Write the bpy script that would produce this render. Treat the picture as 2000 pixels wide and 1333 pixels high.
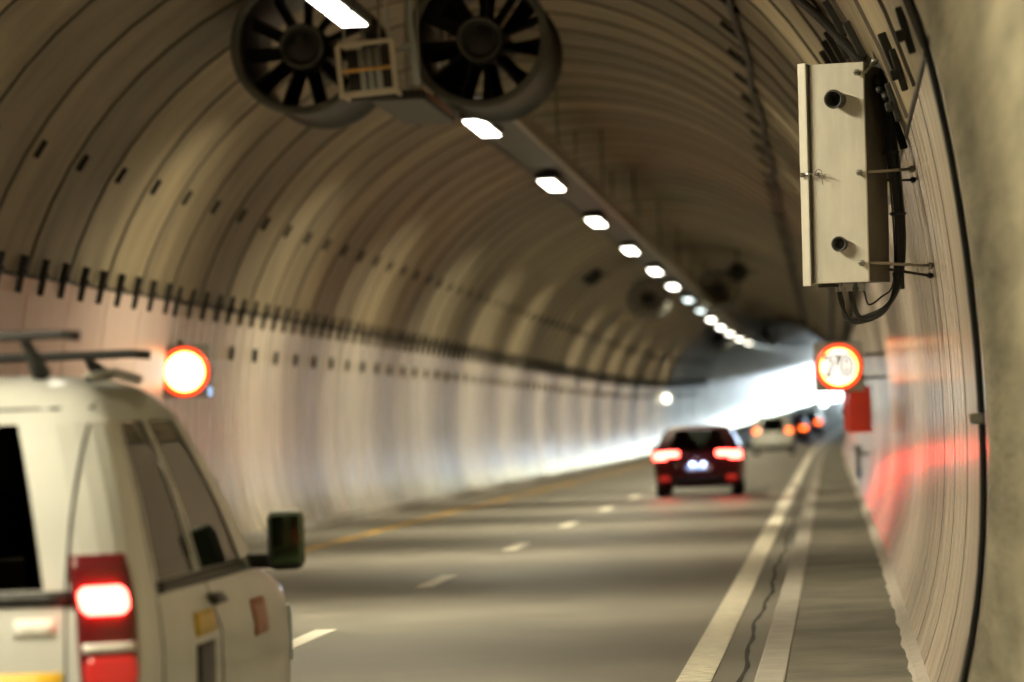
import bpy, bmesh, math, random
import numpy as np
from mathutils import Matrix, Vector

random.seed(7)
C = bpy.context.scene
for o in list(bpy.data.objects):
    bpy.data.objects.remove(o)

# ------------------------------------------------------------------ camera, sky, sun, exposure
EXPOSURE = 4.25
K = 2.0 ** -EXPOSURE                      # brightness 1.0 in the picture for an emitter
YAW, PITCH, ROLL, CAM_H = -0.0836136, 0.0153527, -0.0346594, 1.73945
fwd = Vector((math.sin(YAW) * math.cos(PITCH), math.cos(YAW) * math.cos(PITCH), math.sin(PITCH)))
rt = Vector((math.cos(YAW), -math.sin(YAW), 0))
up = rt.cross(fwd)
r2 = rt * math.cos(ROLL) + up * math.sin(ROLL)
u2 = -rt * math.sin(ROLL) + up * math.cos(ROLL)
cd = bpy.data.cameras.new('camera')
cam = bpy.data.objects.new('camera', cd)
C.collection.objects.link(cam)
m = Matrix((r2, u2, -fwd)).transposed().to_4x4()
m.translation = (0, 0, CAM_H)
cam.matrix_world = m
cd.sensor_width = 36.0
cd.sensor_fit = 'HORIZONTAL'
cd.lens = 144.0
cd.clip_start = 0.1
cd.clip_end = 6000
cd.dof.use_dof = True
cd.dof.focus_distance = 24.3
cd.dof.aperture_fstop = 2.1
C.camera = cam

SUN_EL, SUN_AZ = math.radians(20), math.radians(14)
w = bpy.data.worlds.new('World')
C.world = w
w.use_nodes = True
nt = w.node_tree
nt.nodes.clear()
sky = nt.nodes.new('ShaderNodeTexSky')
sky.sky_type = 'NISHITA'
sky.sun_disc = False
sky.sun_elevation = SUN_EL
sky.sun_rotation = SUN_AZ
bg = nt.nodes.new('ShaderNodeBackground')
bg.inputs['Strength'].default_value = 0.12
wo = nt.nodes.new('ShaderNodeOutputWorld')
wb = nt.nodes.new('ShaderNodeMix')          # the picture is balanced for the warm lamps, so daylight reads cool
wb.data_type = 'RGBA'
wb.blend_type = 'MULTIPLY'
wb.inputs['Factor'].default_value = 1.0
wb.inputs['B'].default_value = (.52, .80, 1.25, 1)
nt.links.new(sky.outputs[0], wb.inputs['A'])
nt.links.new(wb.outputs['Result'], bg.inputs[0])
nt.links.new(bg.outputs[0], wo.inputs[0])
sl = bpy.data.lights.new('sun', 'SUN')
sl.energy = 3.0
sl.angle = math.radians(0.5)
sl.color = (.90, .97, 1.0)
so = bpy.data.objects.new('sun', sl)
C.collection.objects.link(so)
sd = Vector((math.sin(SUN_AZ) * math.cos(SUN_EL), math.cos(SUN_AZ) * math.cos(SUN_EL), math.sin(SUN_EL)))
so.rotation_euler = sd.to_track_quat('Z', 'Y').to_euler()
so.location = (40, 500, 60)
vs = C.view_settings
vs.view_transform = 'Standard'
vs.look = 'None'
vs.gamma = 1.0
vs.use_curve_mapping = False
vs.exposure = EXPOSURE
cy = C.cycles
cy.use_denoising = True
cy.max_bounces = 8
cy.diffuse_bounces = 4
cy.glossy_bounces = 4
cy.transparent_max_bounces = 8
cy.sample_clamp_indirect = 0.5
cy.sample_clamp_direct = 0.0
cy.use_light_tree = True

# ------------------------------------------------------------------ road alignment
KN = np.array([20., 70., 120., 180., 250.])
KH = [-0.000173205, 2.70352e-05, -4.14209e-05, 0.000225968, 0.000502673]
KV = [-9.98208e-05, -4.01936e-05, -1.28251e-05, 0.000149157, 0.000148739]
BANK = 0.00269927
SS = np.arange(0, 900, .5)
_kh = np.interp(SS, KN, KH)
_kv = np.interp(SS, KN, KV)
_kh[SS > 430] = 0
_kv[SS > 385] = 0
TH = np.cumsum(_kh) * .5
GV = np.cumsum(_kv) * .5
PX = np.cumsum(np.sin(TH)) * .5
PY = np.cumsum(np.cos(TH)) * .5
PZ = np.cumsum(GV) * .5
UC = -4.147          # middle of the bore, measured from the camera's line
RAD, RZ = 4.75, 2.0  # vault radius, height of its centre
S_END = 381.0


def base(s):
    if s <= 0:
        return 0.0, float(s), 0.0, 0.0, 0.0
    return tuple(float(np.interp(s, SS, a)) for a in (PX, PY, PZ, TH, GV))


def P(s, u, z):
    x, y, zz, th, g = base(s)
    return Vector((x + u * math.cos(th), y - u * math.sin(th), zz + z - BANK * u))


def frame(s, u=0., z=0.):
    x, y, zz, th, g = base(s)
    T = Vector((math.sin(th), math.cos(th), g)).normalized()
    R = Vector((math.cos(th), -math.sin(th), -BANK)).normalized()
    U = R.cross(T).normalized()
    M = Matrix((R, T, U)).transposed().to_4x4()
    M.translation = P(s, u, z)
    return M


HZ = [0, .44, .9, 1.6, 2.35, 3.0, 3.35]
HW = [4.46, 4.64, 4.71, 4.755, 4.72, 4.62, 4.557]


_HP = np.polyfit(HZ, HW, 4)


def hw(z):
    return float(np.polyval(_HP, max(z, 0))) if z < 3.35 else math.sqrt(max(0, RAD ** 2 - (z - RZ) ** 2))


# ------------------------------------------------------------------ helpers
def link(o, parent=None):
    C.collection.objects.link(o)
    if parent is not None:
        o.parent = parent
    return o


def tag(o, label=None, cat=None, group=None, kind=None):
    if label: o['label'] = label
    if cat: o['category'] = cat
    if group: o['group'] = group
    if kind: o['kind'] = kind
    return o


def empty(name, M, label=None, cat=None, group=None, kind=None):
    o = bpy.data.objects.new(name, None)
    o.empty_display_size = .1
    link(o)
    o.matrix_world = M
    return tag(o, label, cat, group, kind)


def copy_tree(o, parent=None):
    c = o.copy()
    link(c)
    if parent is not None:
        c.parent = parent
        c.matrix_parent_inverse = o.matrix_parent_inverse.copy()
    for ch in list(o.children):
        copy_tree(ch, c)
    return c


class MB:
    def __init__(self):
        self.v, self.f, self.sm = [], [], []

    def add(self, vs, fs, smooth=False):
        b = len(self.v)
        self.v += [tuple(x) for x in vs]
        self.f += [tuple(b + i for i in f) for f in fs]
        self.sm += [smooth] * len(fs)
        return self

    def box(self, c, d, M=None):
        x, y, z = d[0] / 2, d[1] / 2, d[2] / 2
        vs = [Vector((sx * x, sy * y, sz * z)) for sz in (-1, 1) for sy in (-1, 1) for sx in (-1, 1)]
        vs = [(M @ q if M else q) + Vector(c) for q in vs]
        return self.add(vs, [(0, 2, 3, 1), (4, 5, 7, 6), (0, 1, 5, 4), (2, 6, 7, 3), (0, 4, 6, 2), (1, 3, 7, 5)])

    def cbox(self, c, d, ch):
        """box with chamfered vertical (z) and horizontal edges: a bevelled box"""
        bm = bmesh.new()
        bmesh.ops.create_cube(bm, size=1)
        for q in bm.verts:
            q.co = Vector((q.co.x * d[0], q.co.y * d[1], q.co.z * d[2]))
        bmesh.ops.bevel(bm, geom=bm.edges[:], offset=ch, segments=2, affect='EDGES', profile=.5)
        bm.verts.index_update()
        self.add([q.co + Vector(c) for q in bm.verts], [[q.index for q in f.verts] for f in bm.faces])
        bm.free()
        return self

    def tube(self, pts, r, n=8, cap=True, closed=False):
        pts = [Vector(q) for q in pts]
        k = len(pts)
        vs, fs = [], []
        pn = None
        for i, q in enumerate(pts):
            a = pts[(i - 1) % k] if (closed or i > 0) else q
            b = pts[(i + 1) % k] if (closed or i < k - 1) else q
            t = (b - a).normalized()
            if pn is None:
                pn = t.orthogonal().normalized()
            pn = (pn - t * pn.dot(t)).normalized()
            bn = t.cross(pn)
            rr = r[i] if isinstance(r, (list, tuple)) else r
            vs += [q + (pn * math.cos(2 * math.pi * j / n) + bn * math.sin(2 * math.pi * j / n)) * rr for j in range(n)]
        for i in range(k if closed else k - 1):
            for j in range(n):
                a, b = i * n, ((i + 1) % k) * n
                fs.append((a + j, a + (j + 1) % n, b + (j + 1) % n, b + j))
        if cap and not closed:
            fs.append(tuple(range(n))[::-1])
            fs.append(tuple((k - 1) * n + j for j in range(n)))
        return self.add(vs, fs, True)

    def lathe(self, prof, n=32, axis='y', M=None, closed=False):
        """profile of (radius, along-axis) pairs"""
        vs, fs = [], []
        for (r, a) in prof:
            for j in range(n):
                t = 2 * math.pi * j / n
                c, s = r * math.cos(t), r * math.sin(t)
                q = Vector((c, a, s)) if axis == 'y' else (Vector((a, c, s)) if axis == 'x' else Vector((c, s, a)))
                vs.append(M @ q if M else q)
        k = len(prof)
        for i in range(k if closed else k - 1):
            for j in range(n):
                a, b = i * n, ((i + 1) % k) * n
                fs.append((a + j, b + j, b + (j + 1) % n, a + (j + 1) % n))
        return self.add(vs, fs, True)

    def sweep(self, prof, s0, s1, ds, closed=False, fn=None):
        """profile of (u, z) pairs carried along the road alignment; world coordinates"""
        n = max(1, int(round((s1 - s0) / ds)))
        k = len(prof)
        vs, fs = [], []
        for i in range(n + 1):
            s = s0 + (s1 - s0) * i / n
            for j, (u, z) in enumerate(prof):
                if fn: u, z = fn(s, j, u, z)
                vs.append(P(s, u, z))
        for i in range(n):
            for j in range(k if closed else k - 1):
                a, b = i * k, (i + 1) * k
                fs.append((a + j, a + (j + 1) % k, b + (j + 1) % k, b + j))
        if closed:
            fs.append(tuple(range(k)))
            fs.append(tuple(n * k + j for j in range(k))[::-1])
        return self.add(vs, fs)

    def mesh(self, name, mat):
        me = bpy.data.meshes.new(name)
        me.from_pydata(self.v, [], self.f)
        me.polygons.foreach_set('use_smooth', self.sm)
        bm = bmesh.new()
        bm.from_mesh(me)
        bmesh.ops.recalc_face_normals(bm, faces=bm.faces[:])
        bm.to_mesh(me)
        bm.free()
        me.materials.append(mat)
        me.update()
        return me

    def build(self, name, mat, parent=None, bevel=0):
        o = bpy.data.objects.new(name, self.mesh(name, mat))
        if bevel:
            b = o.modifiers.new('bevel', 'BEVEL')
            b.width = bevel
            b.segments = 2
            b.limit_method = 'ANGLE'
        return link(o, parent)


def inst(name, me, M, parent=None):
    o = bpy.data.objects.new(name, me)
    link(o, parent)
    o.matrix_world = M
    return o


# ------------------------------------------------------------------ materials
def mat(name, col, rough=.6, metal=0., spec=.5, noise=0., nscale=5., bump=0., bscale=40., stretch=(1, 1, 1),
        rvar=0., objvar=0., coat=0., col2=None, bdist=.01):
    ma = bpy.data.materials.new(name)
    ma.use_nodes = True
    t = ma.node_tree
    b = t.nodes['Principled BSDF']
    b.inputs['Base Color'].default_value = (*col, 1)
    b.inputs['Roughness'].default_value = rough
    b.inputs['Metallic'].default_value = metal
    b.inputs['Specular IOR Level'].default_value = spec
    b.inputs['Coat Weight'].default_value = coat
    b.inputs['Coat Roughness'].default_value = .08
    if noise or bump or rvar:
        tc = t.nodes.new('ShaderNodeTexCoord')
        mp = t.nodes.new('ShaderNodeMapping')
        mp.inputs['Scale'].default_value = stretch
        t.links.new(tc.outputs['Object'], mp.inputs[0])
        vec = mp.outputs[0]
        if objvar:
            oi = t.nodes.new('ShaderNodeObjectInfo')
            cm = t.nodes.new('ShaderNodeVectorMath')
            cm.operation = 'ADD'
            sc = t.nodes.new('ShaderNodeMath')
            sc.operation = 'MULTIPLY'
            sc.inputs[1].default_value = 61.7
            t.links.new(oi.outputs['Random'], sc.inputs[0])
            t.links.new(vec, cm.inputs[0])
            t.links.new(sc.outputs[0], cm.inputs[1])
            vec = cm.outputs[0]
        n1 = t.nodes.new('ShaderNodeTexNoise')
        n1.inputs['Scale'].default_value = nscale
        n1.inputs['Detail'].default_value = 5
        n1.inputs['Roughness'].default_value = .6
        t.links.new(vec, n1.inputs['Vector'])
        if noise:
            mr = t.nodes.new('ShaderNodeMapRange')
            mr.inputs['From Min'].default_value = .3
            mr.inputs['From Max'].default_value = .7
            t.links.new(n1.outputs['Fac'], mr.inputs['Value'])
            mx = t.nodes.new('ShaderNodeMix')
            mx.data_type = 'RGBA'
            d = 1 - noise
            c2 = col2 if col2 else tuple(c * d for c in col)
            mx.inputs['A'].default_value = (*c2, 1)
            mx.inputs['B'].default_value = (*col, 1)
            t.links.new(mr.outputs[0], mx.inputs['Factor'])
            out = mx.outputs['Result']
            if objvar:
                hs = t.nodes.new('ShaderNodeHueSaturation')
                m2 = t.nodes.new('ShaderNodeMapRange')
                m2.inputs['To Min'].default_value = 1 - objvar
                m2.inputs['To Max'].default_value = 1 + objvar * .6
                t.links.new(oi.outputs['Random'], m2.inputs['Value'])
                t.links.new(m2.outputs[0], hs.inputs['Value'])
                t.links.new(out, hs.inputs['Color'])
                out = hs.outputs[0]
            t.links.new(out, b.inputs['Base Color'])
        if rvar:
            m3 = t.nodes.new('ShaderNodeMapRange')
            m3.inputs['From Min'].default_value = .3
            m3.inputs['From Max'].default_value = .7
            m3.inputs['To Min'].default_value = rough - rvar
            m3.inputs['To Max'].default_value = rough + rvar
            t.links.new(n1.outputs['Fac'], m3.inputs['Value'])
            t.links.new(m3.outputs[0], b.inputs['Roughness'])
        if bump:
            n2 = t.nodes.new('ShaderNodeTexNoise')
            n2.inputs['Scale'].default_value = bscale
            n2.inputs['Detail'].default_value = 3
            t.links.new(vec, n2.inputs['Vector'])
            bp = t.nodes.new('ShaderNodeBump')
            bp.inputs['Strength'].default_value = bump
            bp.inputs['Distance'].default_value = bdist
            t.links.new(n2.outputs['Fac'], bp.inputs['Height'])
            t.links.new(bp.outputs[0], b.inputs['Normal'])
    return ma


def emit(name, col, strength, base=(.05, .05, .05)):
    ma = mat(name, base, .3)
    b = ma.node_tree.nodes['Principled BSDF']
    b.inputs['Emission Color'].default_value = (*col, 1)
    b.inputs['Emission Strength'].default_value = strength * K
    return ma


def glass(name, tint, ior=1.5):
    ma = bpy.data.materials.new(name)
    ma.use_nodes = True
    t = ma.node_tree
    t.nodes.clear()
    o = t.nodes.new('ShaderNodeOutputMaterial')
    tr = t.nodes.new('ShaderNodeBsdfTransparent')
    tr.inputs[0].default_value = (*tint, 1)
    gl = t.nodes.new('ShaderNodeBsdfGlossy')
    gl.inputs['Roughness'].default_value = .04
    fr = t.nodes.new('ShaderNodeFresnel')
    fr.inputs[0].default_value = ior
    mx = t.nodes.new('ShaderNodeMixShader')
    t.links.new(fr.outputs[0], mx.inputs[0])
    t.links.new(tr.outputs[0], mx.inputs[1])
    t.links.new(gl.outputs[0], mx.inputs[2])
    t.links.new(mx.outputs[0], o.inputs[0])
    return ma


M_asphalt = mat('asphalt', (.235, .222, .19), .5, noise=.35, nscale=1.2, bump=.4, bscale=90, rvar=.06, spec=.28, bdist=.008)
M_walk = mat('walkway_asphalt', (.19, .18, .145), .75, noise=.6, nscale=1.3, bump=.5, bscale=9, stretch=(.8, .8, 1), bdist=.02)
M_kerb = mat('kerb_concrete', (.36, .34, .30), .8, noise=.25, nscale=6, bump=.3, bscale=50)
M_white_line = mat('white_road_paint', (.86, .82, .70), .6, noise=.2, nscale=9)
M_yellow_line = mat('yellow_road_paint', (.78, .42, .03), .6, noise=.25, nscale=.55, col2=(.26, .19, .09))
M_crack = mat('tarred_joint', (.035, .033, .028), .9, noise=.5, nscale=3)
M_panel = mat('painted_wall_panel', (.53, .465, .36), .29, noise=.34, nscale=2.0, bump=.022, bscale=5, stretch=(1, 3.2, .12),
              rvar=.08, objvar=.26, spec=.5, bdist=.006)
M_panel_glow = mat('wall_panel_red_glow_tint', (.58, .45, .385), .36, noise=.22, nscale=2.0, bump=.022, bscale=5, stretch=(1, 3.2, .12),
                   rvar=.08, objvar=.12, spec=.5, bdist=.006)  # pinkish glow of red vehicle lights put into the panel colour
M_panel_r = mat('painted_wall_panel_smooth', (.56, .475, .385), .19, noise=.16, nscale=1.6, bump=.014, bscale=5, stretch=(1, 2.2, .10),
                rvar=.05, objvar=.10, spec=.5, bdist=.006)
M_vault = mat('vault_concrete', (.32, .258, .155), .6, noise=.5, nscale=1.1, bump=.25, bscale=12, stretch=(.6, 1.6, .6), objvar=.32, bdist=.006)
M_lining = mat('dark_lining', (.03, .028, .024), .9)
M_strip = mat('joint_rubber', (.075, .06, .042), .8)
M_conc = mat('rough_concrete', (.58, .535, .38), .9, noise=.6, nscale=4.2, bump=1.0, bscale=26, stretch=(1, .08, 1), bdist=.01)
M_mortar = mat('pale_mortar', (.46, .42, .37), .9, noise=.2, nscale=12, bump=.8, bscale=40)
M_dark = mat('dark_steel', (.035, .033, .028), .5, metal=.2, noise=.2, nscale=20)
M_fan = mat('fan_casing_grey', (.030, .032, .028), .55, metal=0., noise=.35, nscale=6)
M_lip = mat('fan_lip', (.13, .135, .12), .5, metal=.2)
M_fan_in = mat('fan_inner_dark', (.03, .03, .028), .6)
M_galv = mat('galvanised_steel', (.34, .34, .31), .42, metal=.6, noise=.25, nscale=14)
M_rail = mat('tray_rail', (.30, .26, .20), .5, metal=.2, noise=.2, nscale=4)
M_rubber = mat('black_cable', (.012, .012, .011), .55)
M_box = mat('cabinet_aluminium', (.66, .63, .54), .48, metal=.15, noise=.24, nscale=5, stretch=(1.5, 1, .35), bump=.05, bscale=60, bdist=.003)
M_box_edge = mat('cabinet_flange', (.66, .64, .56), .4, metal=.2, noise=.12, nscale=8)
M_box_dark = mat('cabinet_shade_and_gap', (.10, .088, .062), .6, noise=.3, nscale=5)  # unlit side's shade put into the casing colour; also the door gap
M_port = mat('sensor_port', (.05, .048, .042), .5)
M_red = mat('red_cabinet', (.55, .035, .015), .4, noise=.15, nscale=5)
M_cream = mat('cream_frame', (.62, .56, .42), .5, noise=.15, nscale=12)
M_amber = mat('amber_bar', (.65, .38, .10), .5)
M_tubes = mat('pale_pipe', (.42, .46, .45), .4, metal=.2)
M_rust = mat('reddish_fitting', (.32, .12, .07), .6)
M_ground = mat('pale_bounce_ground', (.78, .80, .84), .95, noise=.4, nscale=.2)  # unseen ground made snow-pale to bounce daylight up into the roof
M_hill = mat('hillside', (.30, .31, .30), .95, noise=.5, nscale=.15)
M_lamp = emit('lamp_glow', (1.0, .93, .76), 16.)
M_lamp_dim = emit('lamp_glow_dim', (.85, 1.0, .95), 4.)
M_wlamp = emit('wall_lamp_glow', (1.0, .98, .75), 9.)
M_wlamp_cool = emit('wall_lamp_cool_glow', (.85, .95, 1.0), 12.)
M_sign_face = emit('sign_lit_face', (1.0, .92, .74), 2.5)
M_sign_ring = emit('sign_lit_ring', (1.0, .05, .007), 2.8)
M_sign_edge = emit('sign_inner_ring', (1.0, .40, .05), 15.)
M_digit_edge = emit('sign_digit_edge', (.9, .30, .04), .05)
M_digit = emit('sign_digit', (1.0, .94, .82), 2.1)
M_blue = emit('small_blue_light', (.45, .65, 1.0), 1.2)
M_brake = emit('brake_light', (1.0, .042, .03), 44., (.3, .01, .01))
M_brake_far = emit('far_brake_light', (1.0, .13, .02), 10., (.3, .01, .01))
M_red_lens = emit('red_lens_lit', (1.0, .05, .03), .40, (.25, .01, .01))
M_red_dim = emit('red_lens_dim', (1.0, .03, .02), .015, (.10, .006, .008))
M_plate_lamp = emit('plate_lamp', (.45, .62, 1.0), 60.)
M_glass = glass('vehicle_glass', (.55, .62, .58))
M_glass_dark = glass('dark_vehicle_glass', (.16, .15, .12), 1.16)
M_white = mat('white_car_paint', (.64, .65, .62),   .36, coat=.5, noise=.12, nscale=2.2)
M_maroon = mat('maroon_car_paint', (.085, .005, .010), .5, spec=.25, coat=.15)
M_silver = mat('grey_car_paint', (.46, .47, .42), .5)
M_navy = mat('dark_car_paint', (.03, .035, .05), .3, coat=.6)
M_trim = mat('black_plastic', (.015, .015, .015), .5)
M_tyre = mat('tyre_rubber', (.012, .012, .012), .8)
M_rim = mat('wheel_rim', (.30, .30, .30), .35, metal=.7)
M_cabin = mat('cabin_fabric', (.02, .019, .018), .9)
M_plate = mat('number_plate', (.70, .76, .85), .4)
M_plate_blue = mat('plate_band', (.03, .10, .45), .4)
M_chrome = mat('chrome', (.6, .6, .62), .15, metal=1.)
M_yel_film = mat('yellow_film', (.70, .45, .03), .4)
M_red_film = mat('reddish_film', (.50, .20, .12), .5)
M_mirror = mat('mirror_glass', (.20, .30, .18), .08, metal=1.)
M_sticker = mat('white_sticker', (.82, .82, .78), .4)

# ------------------------------------------------------------------ setting: ground, hill, road
road = empty('road', Matrix(), kind='structure')
road['label'] = 'grey asphalt two lane road curving away through the tunnel'
MB().sweep([(-8.4, 0), (-6, 0.0), (-4, 0), (-2, 0), (-.61, 0)], -24, 640, 2).build('carriageway', M_asphalt, road)['kind'] = 'structure'

ribs = MB()
ribs.sweep([(-1.13, .004), (-.91, .004)], 10, 640, 2)
for k in range(260):
    s = 18 + k * .24
    if s > 60: break
    a = [(-1.13, .005), (-1.13, .012), (-.91, .012), (-.91, .005)]
    ribs.sweep(a, s, s + .11, .11, closed=True)
ribs.build('edge_line', M_white_line, road)
yl = MB()
yl.sweep([(-7.29, .004), (-7.11, .004)], 10, 640, 2)
yl.build('edge_line', M_yellow_line, road)['label'] = 'yellow edge line by the left wall'
dsh = MB()
dsh.add([(-.085, -1.45, .005), (.085, -1.45, .005), (.085, 1.45, .005), (-.085, 1.45, .005),
         (-.085, -1.45, .002), (.085, -1.45, .002), (.085, 1.45, .002), (-.085, 1.45, .002)],
        [(0, 1, 2, 3), (0, 4, 5, 1), (1, 5, 6, 2), (2, 6, 7, 3), (3, 7, 4, 0)])
dme = dsh.mesh('lane_dash', M_white_line)
for k in range(22):
    s = 20.3 + 10.83 * k
    inst('lane_dash', dme, frame(s, -4.272, 0), road)
ck = MB()


def wob(s, j, u, z):
    return u + .02 * math.sin(s * .55) + .012 * math.sin(s * 1.7 + 1) + (.006 * math.sin(s * 4.1) if j else 0), z


ck.sweep([(-.765, .004), (-.735, .004)], 16, 90, .25, fn=wob)
ck.build('road_joint', M_crack, road)

walk = empty('walkway', Matrix(), kind='structure')
walk['label'] = 'narrow patched asphalt walkway beside the right wall'
rr = random.Random(3)


def rough_walk(s, j, u, z):
    return u, z + .004 * math.sin(s * .83 + u * 5) + .0025 * math.sin(s * 2.3 + u * 11)


MB().sweep([(-.43, .10), (-.25, .10), (-.05, .10), (.15, .105), (.40, .11)], 10, 640, .35, fn=rough_walk).build('walk_surface', M_walk, walk)['kind'] = 'structure'
kerb_root = empty('kerb', Matrix(), kind='structure')
kb = MB()
kb.cbox((0, 0, .0), (.18, 1.985, .2), .012)
kme = kb.mesh('kerb_stone', M_kerb)
for k in range(120):
    s = 12 + 2.0 * k
    inst('kerb_stone', kme, frame(s, -.52, .012), kerb_root)
kfar = MB().sweep([(-.61, -.05), (-.61, .112), (-.43, .112), (-.43, -.05)], 251.2, 640, 3, closed=True).build('kerb_run', M_kerb, kerb_root)
kfar['kind'] = 'stuff'
lk = empty('kerb', Matrix(), kind='structure')
kme2 = MB().cbox((0, 0, 0), (.16, 1.985, .26), .02).mesh('kerb_stone', M_kerb)
for k in range(118):
    inst('kerb_stone', kme2, frame(17 + 2.0 * k, -8.55, .0), lk)
MB().sweep([(-8.67, -.05), (-8.67, .13), (-8.47, .13), (-8.47, -.05)], 252.2, S_END, 3, closed=True).build('kerb_run', M_kerb, lk)['kind'] = 'stuff'

mo = MB()


def rough_edge(s, j, u, z):
    if j == 0: return u + rr.uniform(-.002, .002) + .012 * math.sin(s * 2.3) + .008 * math.sin(s * 5.1 + 1), z
    if j == 1: return u + rr.uniform(-.003, .003), z + rr.uniform(-.006, .006)
    return u, z


mo.sweep([(.290, .085), (.322, .14), (.425, .17)], 14, 130, .15, fn=rough_edge)
mo.build('mortar_fillet', M_mortar, walk)

ground = MB().sweep([(-900, -.08), (-60, -.08), (60, -.08), (900, -.08)], 384, 899, 20).build('ground', M_ground)
tag(ground, kind='structure')
hp = [(UC + 9.0 * t, -.5 + 14 * math.exp(-(t / 6.0) ** 2)) for t in np.linspace(-14, 14, 41)]
hill = MB().sweep(hp, -30, 382.6, 20).build('hill', M_hill)
tag(hill, kind='structure')

# ------------------------------------------------------------------ tunnel
prof = [(UC - hw(z), z) for z in (-.3, 0, .44, .9, 1.6, 2.35, 3.0, 3.35)]
ang = np.linspace(math.asin(1.35 / RAD), math.pi - math.asin(1.35 / RAD), 26)
arch = [(UC + RAD * math.cos(a), RZ + RAD * math.sin(a)) for a in ang][::-1]
right = [(UC + hw(z), z) for z in (3.35, 3.0, 2.35, 1.6, .9, .44, 0, -.3)]


def grow(pts, d):
    return [(UC + (u - UC) * (1 + d / RAD), z + (z - RZ) * (d / RAD) if z > 0 else z) for u, z in pts]


lin = MB()
lin.sweep(grow(prof + arch[1:-1] + right, .16), -24, S_END + 1.2, 3)
lin.sweep([(-9.2, -.06), (.9, -.06)], -24, S_END + 1.2, 3)
lin.add([P(-24, u, z) for u, z in grow(prof + arch[1:-1] + right, .16)], [tuple(range(len(prof + arch[1:-1] + right)))])  # unseen end cap, added to keep sky light out behind the camera
lining = lin.build('tunnel_lining', M_lining)
tag(lining, kind='structure')

PW, GAP = 2.4, .04
S0J = 52.45          # a panel joint that shows clearly on the left
TH_P = .10


def panel_mesh(name, pts, material, width):
    """a curved panel with thickness and chamfered edges; pts are (u, z) on the visible face"""
    b = MB()
    k = len(pts)
    inner = [(UC + (u - UC) * 1.0, z) for u, z in pts]
    outer = grow(pts, TH_P)
    h = width / 2
    rows = [(-h, outer), (-h, [(UC + (u - UC) * 1.0025, z + (z - RZ) * .0025) for u, z in pts]), (-h + .012, inner),
            (h - .012, inner), (h, [(UC + (u - UC) * 1.0025, z + (z - RZ) * .0025) for u, z in pts]), (h, outer)]
    vs = [Vector((u, y, z)) for y, row in rows for u, z in row]
    fs = [(r * k + j, r * k + j + 1, (r + 1) * k + j + 1, (r + 1) * k + j) for r in range(len(rows) - 1) if r != 2 for j in range(k - 1)]
    fs += [tuple(r * k for r in range(len(rows))), tuple(r * k + k - 1 for r in range(len(rows)))[::-1]]
    b.add(vs, fs)
    b.add([Vector((u, y, z)) for y in (-h + .012, h - .012) for u, z in inner], [(j, j + 1, k + j + 1, k + j) for j in range(k - 1)], True)
    me = b.mesh(name, material)
    return me


lpts = [(UC - hw(z), z) for z in np.linspace(0.02, 3.33, 12)]
rpts = [(UC + hw(z), z) for z in np.linspace(0.02, 3.33, 18)]
a0 = math.asin(1.375 / RAD)
apts = [(UC + RAD * math.cos(a), RZ + RAD * math.sin(a)) for a in np.linspace(math.pi - a0, a0, 30)]
me_l = panel_mesh('wall_panel', lpts, M_panel, PW - GAP)
me_lp = panel_mesh('wall_panel', [(u + .07, z) for u, z in lpts], M_panel_glow, PW - GAP)
me_r = panel_mesh('wall_panel', rpts, M_panel_r, PW - GAP)
me_a = panel_mesh('roof_panel', apts, M_vault, PW - .05)

jb = MB()
_k = len(apts)
_o = [(UC + (u - UC) * (1 - .020 / RAD), z - (z - RZ) * .020 / RAD) for u, z in apts]
_vs = [Vector((u, y, z)) for y, row in ((-.04, apts), (-.03, _o), (.03, _o), (.04, apts)) for u, z in row]
jb.add(_vs, [(r * _k + j, r * _k + j + 1, (r + 1) * _k + j + 1, (r + 1) * _k + j) for r in range(3) for j in range(_k - 1)])
me_j = jb.mesh('joint_strip', M_strip)
left_wall = empty('tunnel_wall', frame(0), 'long curving left tunnel wall of glossy pale panels', 'wall', kind='structure')
right_wall = empty('tunnel_wall', frame(0), 'glossy right tunnel wall beside the walkway, seen edge on', 'wall', kind='structure')
vault = empty('tunnel_roof', frame(0), 'dim brown vaulted tunnel roof of curved concrete panels', 'roof', kind='structure')
kmin = int((14.2 - S0J) // PW)
kmax = int((250 - S0J) // PW)
for k in range(kmin, kmax + 1):
    s = S0J + PW * (k + .5)
    M = frame(s)
    if s > 20:
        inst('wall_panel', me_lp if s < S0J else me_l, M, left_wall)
    if s > 18.85:
        inst('wall_panel', me_r, M, right_wall)
    inst('roof_panel', me_a, M, vault)
    inst('joint_strip', me_j, frame(s - PW / 2), vault)
sfar = S0J + PW * (kmax + 1)
nfar = int((S_END - sfar) // PW) + 1
for me, nm, root in ((me_l, 'wall_panel_run', left_wall), (me_r, 'wall_panel_run', right_wall), (me_a, 'roof_panel_run', vault)):
    b = MB()
    vv = [v.co.copy() for v in me.vertices]
    ff = [tuple(p.vertices) for p in me.polygons]
    for k in range(nfar):
        M = frame(sfar + PW * (k + .5))
        b.add([M @ v for v in vv], ff)
    b.build(nm, me.materials[0], root)['kind'] = 'stuff'
# near concrete length of the right wall and the dark band behind the bore openings
cw_pts = [(u + .0, z) for u, z in [(UC + hw(z), z) for z in np.linspace(0.0, 3.35, 12)] + arch[::-1][1:12]]
cw = MB().sweep(cw_pts, 8, 17.92, .8).build('concrete_wall', M_conc)
tag(cw, 'rough yellowish concrete wall nearest the camera on the right', 'wall', kind='structure')
nl = MB().sweep([(u, z) for u, z in lpts] + apts[:18], -20, 14.0, 2).build('near_lining', M_conc)
tag(nl, kind='structure')
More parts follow.
